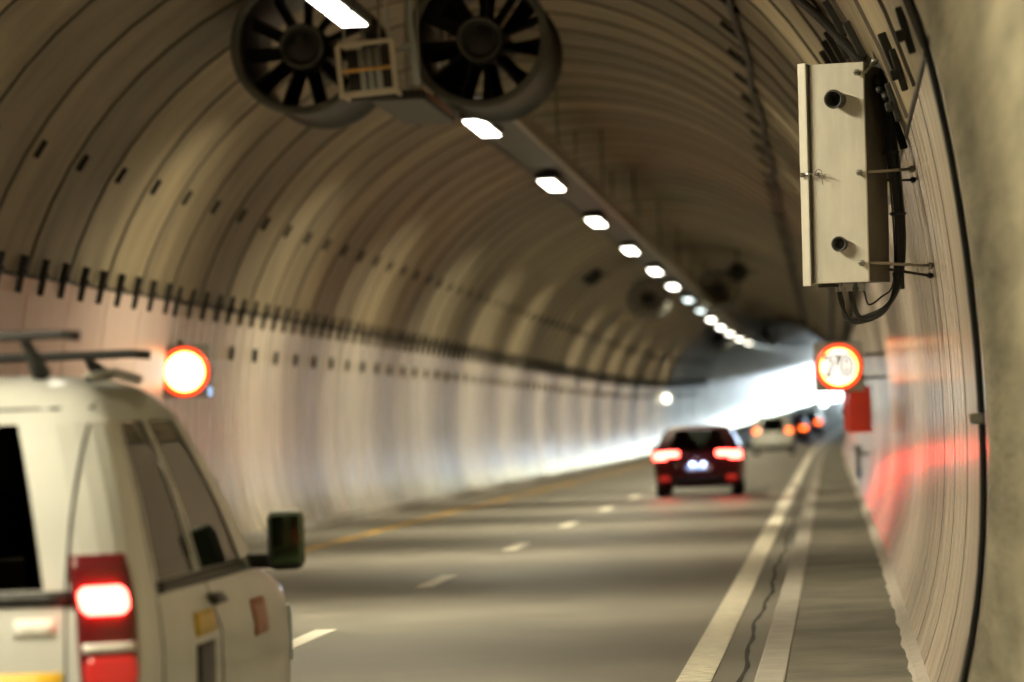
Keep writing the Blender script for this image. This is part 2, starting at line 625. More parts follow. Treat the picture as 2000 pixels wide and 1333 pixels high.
# narrow closing strip between concrete and first panel
MB().sweep([(u, z) for u, z in rpts], 18.06, 18.82, .38).build('closing_strip', M_panel_r, right_wall)
js = MB()
_k = len(rpts)
js.add([Vector((u - d, y, z)) for y, d in ((-.014, 0), (-.012, .003), (.012, .003), (.014, 0)) for u, z in rpts],
       [(r * _k + j, r * _k + j + 1, (r + 1) * _k + j + 1, (r + 1) * _k + j) for r in range(3) for j in range(_k - 1)])
me_js = js.mesh('joint_strip', M_lining)
for k in range(kmin, kmax):
    s = S0J + PW * k
    if 18 < s < 27:
        inst('joint_strip', me_js, frame(s) @ (Matrix.Translation((-.008, 0, 0)) if s < 19 else Matrix()), right_wall)

# fixing bars over the joint between wall and roof
bar = MB().cbox((0, 0, 0), (.085, .075, .40), .008)
bar.add(*(lambda q: (q.v, q.f))(MB().cbox((-.05, 0, .03), (.04, .045, .045), .008)))
bme = bar.mesh('fixing_bar', M_dark)
bme2 = MB().cbox((0, 0, 0), (.04, .05, .24), .008).cbox((-.03, 0, -.02), (.05, .06, .06), .01).mesh('fixing_bar', M_dark)
tilt = math.atan2(hw(3.15) - hw(3.55), .4)
for k in range(176):
    s = 38.6 + 1.2 * k + rr.uniform(-.05, .05)
    M = frame(s, UC - hw(3.36) + .03 + (.07 if s < S0J else 0), 3.36) @ Matrix.Rotation(math.pi, 4, 'Z') @ Matrix.Rotation(-tilt, 4, 'Y')
    inst('fixing_bar', bme, M, left_wall)
for k in range(92):
    s = 19.6 + 2.4 * k
    inst('fixing_bar', bme2, frame(s, UC + hw(3.52) - .02, 3.52) @ Matrix.Rotation(-tilt, 4, 'Y'), right_wall)
joint = MB().sweep([(UC - hw(3.35) - .03, 3.33), (UC - hw(3.35) + .012, 3.335), (UC - hw(3.35) + .012, 3.375), (UC - hw(3.35) - .03, 3.375)], 20, S_END, 2, closed=True)
joint.build('joint_seal', M_dark, left_wall)
MB().sweep([(UC + hw(3.35) + .03, 3.33), (UC + hw(3.35) - .012, 3.335), (UC + hw(3.35) - .012, 3.375), (UC + hw(3.35) + .03, 3.375)], 19, S_END, 2, closed=True).build('joint_seal', M_dark, right_wall)
# lifting sockets
sk = MB().lathe([(.0, .006), (.035, .006), (.05, .014), (.058, .0)], 12, 'x')
sk.cbox((.03, 0, .02), (.07, .06, .20), .008)
sme = sk.mesh('lifting_socket', M_lining)


def wall_frame(s, side, z):
    d = .02
    n = Vector((hw(z + d) - hw(z - d), 2 * d))   # tangent in (|u|, z)
    a = math.atan2(n.x, n.y)
    M = frame(s, UC + side * hw(z), z)
    if side > 0:
        return M @ Matrix.Rotation(a, 4, 'Y') @ Matrix.Rotation(math.pi, 4, 'Z')
    return M @ Matrix.Rotation(-a, 4, 'Y')


for k in range(85):
    s = 38.5 + 2.4 * k
    inst('lifting_socket', sme, wall_frame(s, -1, 4.58), vault)
    if s > 43: inst('lifting_socket', sme, wall_frame(s + .9, -1, 2.74), left_wall)
tb = MB().cbox((.03, 0, 0), (.05, .30, .05), .008)
tb.cbox((.03, 0, -.0), (.05, .06, .34), .008)
tme = tb.mesh('anchor_plate', M_dark)
for k in range(64):
    s = 34.6 + 3.2 * k
    inst('anchor_plate', tme, wall_frame(s, 1, 5.52), vault)

portal = MB()
op = prof[1:] + arch[1:-1] + right[:-1]
k = len(op)
big = [(UC + (u - UC) * 2.6, max(0, z) * 1.6 if z > 0 else 0) for u, z in op]
for sa in (S_END + 1.25, S_END + 2.0):
    portal.add([P(sa, u, z) for u, z in op] + [P(sa, u, z) for u, z in big], [(i, i + 1, k + i + 1, k + i) for i in range(k - 1)])
portal.sweep(op, S_END + 1.25, S_END + 2.0, .75)
po = portal.build('portal_wall', M_conc)
tag(po, 'concrete headwall round the far tunnel mouth', 'wall', kind='structure')

# ------------------------------------------------------------------ tray, lamps, cables
tray = empty('cable_tray', frame(46.5, -4.2, 5.45), 'dark cable tray running along the tunnel crown beside the lamps', 'cable tray')
MB().sweep([(-4.52, 5.40), (-4.52, 5.43), (-3.92, 5.43), (-3.92, 5.40)], 46.5, 330, 2, closed=True).build('tray_floor', M_dark, None).parent = tray
for o in tray.children: o.matrix_parent_inverse = tray.matrix_world.inverted()


def kid(o, root):
    o.parent = root
    o.matrix_parent_inverse = root.matrix_world.inverted()
    return o


kid(MB().sweep([(-3.91, 5.33), (-3.91, 5.52), (-3.83, 5.52), (-3.83, 5.33)], 46.5, 330, 2, closed=True).build('side_rail', M_rail), tray)
kid(MB().sweep([(-4.56, 5.38), (-4.56, 5.50), (-4.53, 5.50), (-4.53, 5.38)], 46.5, 330, 2, closed=True).build('side_rail', M_dark), tray)
for k in range(24):
    s = 47 + k * 12.
    for u in (-4.4, -3.95):
        kid(MB().tube([P(s, u, 5.43), P(s, u, 6.7)], .012, 6).build('hanger_rod', M_dark), tray)

lamp = empty('ceiling_lamp', Matrix())
MB().cbox((0, -.70, .055), (.30, 1.36, .11), .02).build('housing', M_dark, lamp)
MB().cbox((0, .70, .055), (.30, 1.36, .11), .02).build('housing', M_dark, lamp)
for y in (-.70, .70):
    MB().cbox((0, y, -.006), (.23, 1.24, .02), .006).build('diffuser', M_lamp, lamp)
    MB().box((0, y, .14), (.05, .05, .08)).build('bracket', M_galv, lamp)
LS = [10.7, 23.0, 34.6, 49.4, 62.0, 74.1, 86.9, 99.3, 110.8, 123.0, 135.2, 147.5, 160.4, 173.5, 188.2, 202.9]
ORD = ['first', 'second', 'third', 'fourth', 'fifth', 'sixth', 'seventh', 'eighth', 'ninth', 'tenth', 'eleventh', 'twelfth', 'thirteenth']
al = bpy.data.lights.new('lamp_light', 'AREA')   # two reflectors a lamp, turned to either side of the road
al.shape = 'RECTANGLE'
al.size, al.size_y = .11, 2.6
al.energy = 345 * K
al.color = (1.0, .885, .61)
al.spread = math.radians(130)
for sg in (-1, 1):
    ao_ = link(bpy.data.objects.new('lamp_light', al), lamp)
    ao_.location = (sg * .058, 0, -.03)
    ao_.rotation_euler = (0, -sg * math.radians(31), 0)
ae = al.copy()
ae.energy = 190 * K
ae.color = (.62, .80, 1.0)
FILL_LS = [217., 231., 245., 259., 273., 287., 301., 316., 331., 346., 361.]  # unseen lamps added to brighten the dark far roof
for i, s in enumerate([-14, -1.6] + LS + FILL_LS):
    o = lamp if i == 0 else copy_tree(lamp)
    o.matrix_world = frame(s, -4.254, 5.235)
    if s < 30:
        lb = ['lit white ceiling lamp overhead behind the camera', 'lit white ceiling lamp high above the camera',
              'lit white ceiling lamp just in front of the camera, above the picture', 'lit white ceiling lamp before the big jet fans, above the picture'][i]
    elif s < 40:
        lb = 'lit white ceiling lamp in front of the two big near jet fans'
    elif s > 210:
        lb = ORD[FILL_LS.index(s)] + ' added cool fill lamp past the warm lamps, counting towards the bright mouth'
    else:
        q = ORD[i - 5]
        lb = q + (' dim grey' if s in (123.0, 135.2) else ' lit white') + ' ceiling lamp beyond the big jet fans, counting away from the camera'
    tag(o, lb, 'lamp', 'lamps along the tunnel crown')
    if s > 210:
        for ch in o.children:
            if ch.type == 'LIGHT': ch.data = ae
    if s in (123.0, 135.2) or s > 210:
        for ch in o.children:
            if ch.type == 'MESH' and ch.name.startswith('diffuser'):
                ch.data = ch.data.copy()
                ch.data.materials[0] = M_lamp_dim

for z, r, s0, lb in ((4.2, .05, 36, 'thick dark cable run high on the right wall above the grey cabinet'),
                     (3.72, .028, 36, 'thin dark cable run along the right wall just above the panel joint'),
                     (5.40, .035, 30, 'dark cable along the right shoulder of the roof below the anchor plates')):
    c = MB().tube([P(s, UC + hw(z + .03 * math.sin(s * .7)) - r * 1.3 - .02, z + .03 * math.sin(s * .7)) for s in np.arange(s0, 300, 1.5)], r, 6).build('wall_cable', M_rubber)
    tag(c, lb, 'cable')
cd_pts = [P(17.99, UC + hw(z) - .025, z) for z in np.linspace(.1, 4.9, 30)]
cr = empty('conduit', frame(17.99, UC + hw(1.6) - .02, .1), 'dark vertical conduit where the concrete meets the panels on the right', 'conduit')
kid(MB().tube(cd_pts, .017, 10).build('pipe', M_rubber), cr)
kid(MB().cbox(P(17.97, UC + hw(1.6) - .045, 1.62), (.07, .06, .05), .01).build('clamp', M_galv), cr)
kid(MB().cbox(P(17.95, UC + hw(3.95) - .045, 3.95), (.07, .06, .05), .01).build('clamp', M_galv), cr)

# ------------------------------------------------------------------ jet fans
def make_fan():
    f = empty('jet_fan', Matrix())
    R = .74
    MB().lathe([(R - .05, 0), (R - .015, -.03), (R, .0), (R, .10), (R - .05, .16), (R - .05, 2.2), (R, 2.26), (R, 2.36), (R - .06, 2.36),
                (R - .09, 2.2), (R - .09, .12)], 48, 'y', closed=True).build('casing', M_fan, f)
    MB().lathe([(R - .085, .0), (R - .02, -.045), (R + .008, -.02), (R + .008, .015)], 48, 'y').build('lip', M_lip, f)
    MB().lathe([(.0, .10), (.10, .10), (.14, .13), (.19, .14), (.2, .115), (.235, .115), (.25, .16), (.25, 1.9), (.0, 2.0)], 36, 'y').build('hub', M_fan, f)
    MB().lathe([(.205, .108), (.215, .10), (.235, .105), (.24, .118)], 36, 'y').build('hub_ring', M_lip, f)
    v = MB()
    for k in range(1):
        v.cbox((.46, .62, 0), (.46, .30, .035), .008)
    vme = v.mesh('vane', M_fan_in)
    for k in range(11):
        a = 2 * math.pi * (k + .35) / 11
        b = inst('vane', vme, Matrix.Rotation(a, 4, 'Y') @ Matrix.Translation((.46, .62, 0)) @ Matrix.Rotation(.35, 4, 'X') @ Matrix.Translation((-.46, -.62, 0)), f)
    for y in (.5, 1.8):
        for x in (-.4, .4):
            MB().tube([(x, y, .62), (x * 1.15, y, 1.05)], .025, 6).build('hanger_rod', M_galv, f)
    return f


fan = make_fan()
bl = MB()
_b0 = [Vector((.25, 1.30, -.06)), Vector((.25, 1.42, .06)), Vector((.66, 1.46, .13)), Vector((.66, 1.34, -.10))]
bl.add(_b0 + [q + Vector((0, .02, 0)) for q in _b0], [(0, 1, 2, 3), (4, 7, 6, 5), (0, 4, 5, 1), (1, 5, 6, 2), (2, 6, 7, 3), (3, 7, 4, 0)])
blade_me = bl.mesh('rotor_blade', M_fan_in)
spots = [(42.6, -5.60, 5.70, 1, 'big grey jet fan left of the cream framed box'),
         (42.6, -3.70, 5.70, 1, 'big grey jet fan right of the cream framed box'),
         (122., -5.42, 5.30, .82, 'left jet fan of the distant pair below the round dark fittings'),
         (122., -3.33, 5.50, .82, 'right jet fan of the distant pair below the round dark fittings'),
         (186., -5.2, 5.35, .85, 'left jet fan of the farthest pair near the bright bend'),
         (186., -3.0, 5.45, .85, 'right jet fan of the farthest pair near the bright bend')]
for i, (s, u, z, sc, lb) in enumerate(spots):
    o = fan if i == 0 else copy_tree(fan)
    o.matrix_world = frame(s, u, z) @ Matrix.Scale(sc, 4)
    tag(o, lb, 'jet fan', 'jet fans under the tunnel roof')
    if i == 1:                                   # its rotor stands so that the blades close most of the bore
        for k in range(8):
            a = 2 * math.pi * k / 8
            inst('rotor_blade', blade_me, Matrix(), o).matrix_world = o.matrix_world @ Matrix.Rotation(a, 4, 'Y')

disc = empty('round_fitting', Matrix())
MB().lathe([(0, 0), (.26, 0), (.29, .03), (.29, .22), (.2, .3), (0, .32)], 28, 'y').build('housing', M_fan_in, disc)
MB().cbox((0, .15, 0), (1.2, .05, .05), .01).build('crossbar', M_dark, disc)
MB().tube([(0, .15, .25), (0, .15, .75)], .03, 6).build('stem', M_dark, disc)
for i, (s, u, z, lb) in enumerate([(116.5, -6.80, 5.85, 'round dark fitting hanging alone under the roof left of the lamps'),
                                   (119., -2.66, 5.88, 'round dark fitting hanging under the roof above the distant right fan')]):
    o = disc if i == 0 else copy_tree(disc)
    o.matrix_world = frame(s, u, z)
    tag(o, lb, 'roof fitting', 'round dark fittings under the roof')

# framed box between the near fans
fb = empty('framed_box', frame(39.0, -4.5, 5.10) @ Matrix.Rotation(math.radians(-4), 4, 'Y'), 'cream framed box with an amber cross bar hanging between the big fans', 'equipment box')
W, H = .53, .52
for nm, c, d in (('frame_bar', (0, 0, H / 2), (W, .05, .045)), ('frame_bar', (0, 0, -H / 2 + .03), (W, .07, .06)),
                 ('frame_bar', (-W / 2, 0, 0), (.05, .05, H)), ('frame_bar', (W / 2, 0, 0), (.05, .05, H))):
    MB().cbox(c, d, .008).build(nm, M_cream, fb)
MB().cbox((0, -.012, .0), (W - .05, .04, .035), .008).build('cross_bar', M_amber, fb)
for x in (-.06, .02, .10):
    MB().tube([(x, .18, -.2), (x, .18, .22)], .032, 10).build('pipe', M_tubes, fb)
MB().cbox((0, .5, 0), (W - .06, .04, H - .02), .01).build('back_panel', M_dark, fb)
for sx in (-1, 1):
    MB().cbox((sx * (W / 2 - .01), .27, -H / 2 + .03), (.03, .5, .04), .006).build('side_rail', M_cream, fb)
for x in (-.22, .22):
    MB().tube([(x, .3, H / 2), (x, .3, 1.5)], .016, 6).build('hanger_rod', M_galv, fb)
db = empty('control_box', frame(43.2, -4.47, 5.03), 'flat dark box slung low between the two big jet fans', 'equipment box')
MB().cbox((0, 0, 0), (.56, 3.6, .10), .015).build('housing', M_dark, db)
MB().cbox((.24, -1.6, .02), (.07, .18, .09), .01).build('terminal', M_rust, db)
MB().tube([(.25, -1.5, .03), (.27, .2, .05), (.25, 1.5, .02)], .035, 8).build('hose', M_rust, db)
for y in (-1.4, 1.4):
    for x in (-.2, .2):
        MB().tube([(x, y, .05), (x, y, 1.68)], .014, 6).build('hanger_rod', M_galv, db)
dp = empty('drop_pipe', frame(40.2, -4.15, 5.05), 'pale grey pipe standing beside the cream framed box', 'pipe')
MB().tube([(.02, 0, -.02), (-.01, 0, .35), (-.04, 0, .62), (-.05, 0, 1.6)], .032, 10).build('pipe', M_tubes, dp)
MB().cbox((-.06, 0, .38), (.14, .05, .05), .01).build('clamp', M_tubes, dp)

# ------------------------------------------------------------------ grey sensor cabinet on the right wall
BX = empty('sensor_cabinet', frame(24.55, -.035, 2.44) @ Matrix.Rotation(math.radians(.4), 4, 'Y') @ Matrix.Rotation(math.radians(19), 4, 'Z').inverted(),
           'tall pale metal cabinet with two round ports held off the right wall on rods', 'cabinet')
w_, h_, d_ = .36, 1.34, .40
x0, x1 = -.165, .195
MB().cbox((x0 / 2 + x1 / 2, .012, h_ / 2), (w_, .024, h_), .004).build('front_plate', M_box, BX)
MB().cbox((x0 / 2 + x1 / 2 + .012, .024 + d_ / 2, h_ / 2 - .004), (w_ - .03, d_, h_ - .02), .006).build('casing', M_box_dark, BX)
hb = MB()
hb.add([(x0 - .062, -.004, -.012), (x0 - .010, -.03, -.012), (x0 - .002, -.03, -.012), (x0 - .002, .03, -.012), (x0 - .062, .03, -.012)] +
       [(x0 - .062, -.004, h_ + .008), (x0 - .010, -.03, h_ + .008), (x0 - .002, -.03, h_ + .008), (x0 - .002, .03, h_ + .008), (x0 - .062, .03, h_ + .008)],
       [(0, 1, 6, 5), (1, 2, 7, 6), (2, 3, 8, 7), (3, 4, 9, 8), (4, 0, 5, 9), (0, 4, 3, 2, 1), (5, 6, 7, 8, 9)])
hb.build('door_flange', M_box_edge, BX)
MB().cbox((x0 + .008, -.004, h_ / 2), (.012, .012, h_), .003).build('door_gap', M_box_dark, BX)
for zc, rr_, ln in ((1.115, .058, .10), (.235, .047, .05)):
    pr = MB().lathe([(rr_ * .55, -.005), (rr_ * .6, -ln * .3), (rr_ * .8, -ln), (rr_, -ln - .004), (rr_ * 1.02, -ln + .012), (rr_ * .82, -.012), (rr_ * .86, 0)], 32, 'y')
    po_ = pr.build('sensor_port', M_port, BX)
    po_.location = (.03 if zc > 1 else .025, 0, zc)
    ls = MB().lathe([(0, -ln * .25), (rr_ * .58, -ln * .22)], 24, 'y').build('lens', M_rubber, po_)
lt = MB()
lt.cbox((x0 - .035, -.035, .665), (.026, .02, .03), .004)
lt.tube([(x0 - .03, -.04, .665), (x0 + .01, -.042, .672), (x0 + .05, -.035, .668)], .007, 6)
lt.cbox((x0 + .055, -.018, .668), (.035, .02, .02), .004)
lt.tube([(x0 + .07 + .02 * math.cos(t), -.04, .675 + .02 * math.sin(t)) for t in np.linspace(0, 6.28, 14)][:-1], .003, 5, closed=True)
lt.tube([(x0 + .06, -.03, .66), (x0 + .09, -.045, .64), (x0 + .10, -.05, .60)], .003, 5)
lt.tube([(x0 + .06, -.03, .67), (x0 + .10, -.04, .665), (x0 + .12, -.05, .66)], .003, 5)
lt.build('latch', M_chrome, BX)
MInv = BX.matrix_world.inverted()
for i, (zb, wz) in enumerate(((1.275, 3.80), (.665, 3.13), (.115, 2.53))):
    a = Vector((x1 - .035, -.02, zb))
    MB().tube([a + Vector((-.0, -.045, -.002)), a + Vector((.0, .03, 0))], .010, 8).build('threaded_stud', M_galv, BX)
    MB().lathe([(0, -.014), (.021, -.014), (.021, .010), (0, .010)], 6, 'y').build('nut', M_galv, BX).location = a
    wp = MInv @ P(24.75, UC + hw(wz) - .012, wz)
    st = Vector((x1 + .002, .03, zb + .003))
    rd = MB().tube([st, wp], .0095, 8)
    rd.tube([wp - (wp - st).normalized() * .02, wp + (wp - st).normalized() * .004], .022, 8)
    rd.build('wall_rod', M_rail if i else M_galv, BX)
    wq = MInv @ P(25.1, UC + hw(wz - .05) - .012, wz - .05)
    rd = MB().tube([Vector((x1 - .01, .40, zb - .03)), wq], .0085, 8)
    rd.tube([wq - (wq - st).normalized() * .02, wq], .02, 8)
    rd.build('wall_rod', M_dark, BX)
glx = (-.055, .015, .095)
for x in glx:
    MB().lathe([(.0, .02), (.028, .02), (.028, -.02), (.02, -.025), (.02, -.05), (0, -.05)], 8, 'z').build('cable_gland', M_galv, BX).location = (x, .16, 0)
MB().cbox((-.10, .10, -.012), (.12, .05, .02), .004).build('base_bracket', M_dark, BX)


def bez(pts, n=10):
    pts = [Vector(q) for q in pts]
    out = []
    for i in range(len(pts) - 1):
        p0 = pts[max(i - 1, 0)]; p1 = pts[i]; p2 = pts[i + 1]; p3 = pts[min(i + 2, len(pts) - 1)]
        for j in range(n):
            t = j / n
            out.append(.5 * (2 * p1 + (p2 - p0) * t + (2 * p0 - 5 * p1 + 4 * p2 - p3) * t * t + (3 * p1 - p0 - 3 * p2 + p3) * t ** 3))
    out.append(pts[-1])
    return out


for i, (x, dz, off) in enumerate(((-.055, -.24, 0.), (.015, -.225, .022), (.02, -.20, .044), (-.05, -.205, .012), (.095, -.115, -.02))):
    r_ = .0125 if i < 4 else .006
    pts = [(x, .16, -.03), (x + .015, .165, dz * .55), (x + .085 - i * .012, .18, dz - .005 * i), (.205 + off * .4, .22, dz * .78), (.272 + off * .6, .27, dz * .1), (.285 + off, .30, .25),
           (.262 + off, .31, .65), (.222 + off * .9, .32, 1.05), (.18 + off * .8, .33, 1.36), (.10 + off * .8, .35, 1.8), (.02 + off, .36, 2.2)]
    MB().tube(bez(pts), r_, 8).build('cable', M_rubber, BX)
for i in range(3):
    off = .03 + .02 * i
    pts = [(.235 + off, .27, .06 - .02 * i), (.262 + off * .8, .28, -.035), (.30 + off * .2, .29, .03), (.312, .30, .3), (.285 + .01 * i, .32, .65), (.24, .33, 1.05), (.20, .34, 1.4), (.1, .36, 1.9)]
    MB().tube(bez(pts), .012, 8).build('cable', M_rubber, BX)
for zz in (.42, .8):
    MB().lathe([(.05, -.01), (.055, 0), (.05, .01)], 14, 'z').build('cable_tie', M_rubber, BX).location = (.29 - .035 * (zz > .6), .31, zz)
# loose bundle and clamp blocks on the wall above the cabinet
bd = empty('cable_bundle', frame(26., .2, 3.6), 'bundle of dark cables and clamps on the wall above the pale cabinet', 'cable bundle')
for i in range(4):
    pts = [P(24.4 + .9 * j + .1 * i, UC + hw(3.55 + .20 * j + .05 * i) - .05 - .02 * (i % 2), 3.55 + .20 * j + .05 * i) for j in range(8)]
    kid(MB().tube(bez(pts, 5), .022, 6).build('cable', M_rubber), bd)
for s, z in ((22.1, 3.62), (25.6, 4.02), (26.6, 4.26), (27.7, 4.2), (28.8, 4.26), (30., 4.3), (31.2, 4.33), (25., 3.4)):
    M = wall_frame(s, 1, z)
    o = MB().cbox((.03, 0, 0), (.05, .09, .26), .008).build('clamp', M_dark)
    o.matrix_world = M
    kid(o, bd)

# ------------------------------------------------------------------ lit signs
def circ(r0, r1, y0, y1, n=56):
    return MB().lathe([(r0, y0), (r1, y0), (r1, y1), (r0, y1)], n, 'y', closed=True)


def make_sign(R, M, label, digits, side):
    t = empty('speed_sign', M, label, 'sign', 'lit round signs on the tunnel walls')
    MB().cbox((0, .07, 0), (2 * R + .05, .10, 2 * R + .05), .01).build('housing', M_galv, t)
    MB().lathe([(0, .02), (R + .01, .02), (R + .01, -.004), (0, -.004)], 56, 'y').build('backing', M_trim, t)
    circ(R * .80, R, -.008, -.016).build('ring', M_sign_ring, t)
    circ(R * .755, R * .80, -.008, -.014).build('inner_ring', M_sign_edge, t)
    MB().lathe([(0, -.011), (R * .755, -.011), (R * .755, -.006), (0, -.006)], 56, 'y').build('face', M_sign_face, t)
    if digits:
        for nm, off, yy, mt in (('digit_edge', .06, -.0135, M_digit_edge), ('digits', -.012, -.0165, M_digit)):
            cu = bpy.data.curves.new(nm, 'FONT')
            cu.body = digits
            cu.size = R * 1.25
            cu.align_x = 'CENTER'
            cu.align_y = 'CENTER'
            cu.offset = off * R * 1.6
            cu.extrude = .001
            cu.space_character = 1.08
            tmp = bpy.data.objects.new(nm, cu)
            C.collection.objects.link(tmp)
            dg = bpy.context.evaluated_depsgraph_get()
            me = bpy.data.meshes.new_from_object(tmp.evaluated_get(dg))
            bpy.data.objects.remove(tmp)
            me.materials.clear()
            me.materials.append(mt)
            o = bpy.data.objects.new(nm, me)
            link(o, t)
            o.matrix_local = Matrix.Translation((0, yy, .0)) @ Matrix.Rotation(math.pi / 2, 4, 'X')
    for z in (-.15, .15):
        MB().tube([(side * R * .7, .10, z), (side * (R + .35), .16, z)], .02, 6).build('wall_arm', M_dark, t)
    return t


make_sign(.292, frame(52, -.005, 2.20), 'lit round speed sign reading 70 with a red ring on the right wall', '70', 1)
sgn = make_sign(.325, frame(52.6, -8.53, 2.42), 'blown out white round sign with a red ring on the left wall', None, -1)
MB().cbox((.33, -.02, -.27), (.05, .05, .12), .008).build('marker_light', M_blue, sgn)

rc = empty('red_cabinet', frame(52.6, .21, 1.35), 'red emergency cabinet on the right wall below the lit 70 sign', 'cabinet')
MB().cbox((.035, .2, .30), (.30, .45, .60), .012).build('casing', M_red, rc)
MB().cbox((-.145, .2, .30), (.05, .42, .55), .012).build('door', M_red, rc)
MB().cbox((-.18, .06, .28), (.02, .04, .10), .006).build('handle', M_trim, rc)
MB().cbox((-.12, .02, .62), (.06, .06, .05), .008).build('top_plate', M_galv, rc)
sp = empty('standpipe', frame(75.4, .36, .40), 'short dark standpipe low on the right wall beyond the red cabinet', 'pipe')
MB().tube([(0, 0, 0), (0, 0, .5)], .045, 10).build('pipe', M_dark, sp)
MB().tube([(0, 0, .5), (0, 0, .60)], .075, 10).build('cap', M_dark, sp)
MB().tube([(0, 0, .45), (.2, 0, .45)], .03, 8).build('elbow', M_dark, sp)


def wall_lamp(M, mt, label):
    t = empty('wall_lamp', M, label, 'lamp', 'small lamps on the tunnel walls')
    MB().cbox((0, .06, 0), (.34, .10, .42), .02).build('housing', M_galv, t)
    MB().cbox((0, -.005, 0), (.26, .04, .34), .015).build('diffuser', mt, t)


wall_lamp(frame(207.0, -8.62, 2.62), M_wlamp, 'small pale yellow lamp on the left wall near the bright bend')
wall_lamp(frame(140., .02, 2.30), M_wlamp_cool, 'small white lamp just under the lit 70 sign')
wall_lamp(frame(168., -.36, 2.22), M_wlamp_cool, 'small white lamp above the farthest car, left of the red cabinet')


# ------------------------------------------------------------------ vehicles
class Car:
    """body surface from stacked plan outlines: levels of z, half width, rear y, front y, corner radii"""
    T_R, T_C, T_S, T_F = .30, .42, .82, .90

    def __init__(self, lv, crown_r=.07, crown_f=.10):
        self.z = [l[0] for l in lv]
        self.a = np.array(lv, float)
        self.cr, self.cf = crown_r, crown_f

    def lev(self, z):
        return [float(np.interp(z, self.a[:, 0], self.a[:, i])) for i in range(1, 6)]

    def pt(self, t, z):
        sg = -1 if t < 0 else 1
        t = abs(t)
        h, yr, yf, rr_, rf = self.lev(z)
        if t <= self.T_R:
            x = (h - rr_) * t / self.T_R
            y = yr + self.cr * (x / h) ** 2
        elif t <= self.T_C:
            a = (t - self.T_R) / (self.T_C - self.T_R) * math.pi / 2
            yb = yr + self.cr * ((h - rr_) / h) ** 2
            x = h - rr_ + rr_ * math.sin(a)
            y = yb + rr_ * (1 - math.cos(a))
        elif t <= self.T_S:
            yb = yr + self.cr * ((h - rr_) / h) ** 2 + rr_
            ye = yf - rf - self.cf
            x = h
            y = yb + (ye - yb) * (t - self.T_C) / (self.T_S - self.T_C)
        elif t <= self.T_F:
            a = (t - self.T_S) / (self.T_F - self.T_S) * math.pi / 2
            ye = yf - rf - self.cf
            x = h - rf + rf * math.cos(a)
            y = ye + rf * math.sin(a)
        else:
            q = (1 - t) / (1 - self.T_F)
            x = (h - rf) * q
            y = yf - self.cf * (x / max(h - rf, .01)) ** 2
        return Vector((sg * x, y, z))

    def tx(self, x, z):
        h, yr, yf, rr_, rf = self.lev(z)
        return self.T_R * x / (h - rr_)

    def nrm(self, t, z):
        e = .004
        n = (self.pt(t + e, z) - self.pt(t - e, z)).cross(self.pt(t, z + .01) - self.pt(t, z - .01))
        return n.normalized() if n.length > 1e-9 else Vector((0, -1, 0))

    def grid(self, ts, zs, off=0., b=None, sm=True, tfun=None):
        b = b or MB()
        vs = []
        for z in zs:
            for t in ts:
                tt = tfun(t, z) if tfun else t
                vs.append(self.pt(tt, z) + (self.nrm(tt, z) * off if off else Vector()))
        k = len(ts)
        b.add(vs, [(i * k + j, i * k + j + 1, (i + 1) * k + j + 1, (i + 1) * k + j) for i in range(len(zs) - 1) for j in range(k - 1)], sm)
        return b

    def patch(self, name, t0, t1, z0, z1, off, mt, parent, nt_=8, nz=6, rx=False, round_=0.):
        """raised slab following the body; rx: t0,t1 are x positions on the rear face"""
        b = MB()
        n = (nt_ + 1) * (nz + 1)
        vs = []
        for o_ in (off, -.004):
            for i in range(nz + 1):
                z = z0 + (z1 - z0) * i / nz
                for j in range(nt_ + 1):
                    f = j / nt_
                    if round_:
                        q = 1 - round_ * abs(2 * i / nz - 1) ** 4
                        f = .5 + (f - .5) * q
                    t = t0 + (t1 - t0) * f
                    if rx: t = self.tx(t, z)
                    vs.append(self.pt(t, z) + self.nrm(t, z) * o_)
        k = nt_ + 1
        fs = [(i * k + j, i * k + j + 1, (i + 1) * k + j + 1, (i + 1) * k + j) for i in range(nz) for j in range(nt_)]
        per = [j for j in range(k)] + [i * k + nt_ for i in range(1, nz + 1)] + [nz * k + j for j in range(nt_ - 1, -1, -1)] + [i * k for i in range(nz - 1, 0, -1)]
        fs2 = [(per[i], per[(i + 1) % len(per)], n + per[(i + 1) % len(per)], n + per[i]) for i in range(len(per))]
        b.add(vs, fs, True)
        b.f += [tuple(q) for q in fs2]
        b.sm += [False] * len(fs2)
        return b.build(name, mt, parent)


def rng(a, b, n):
    return list(np.linspace(a, b, n))


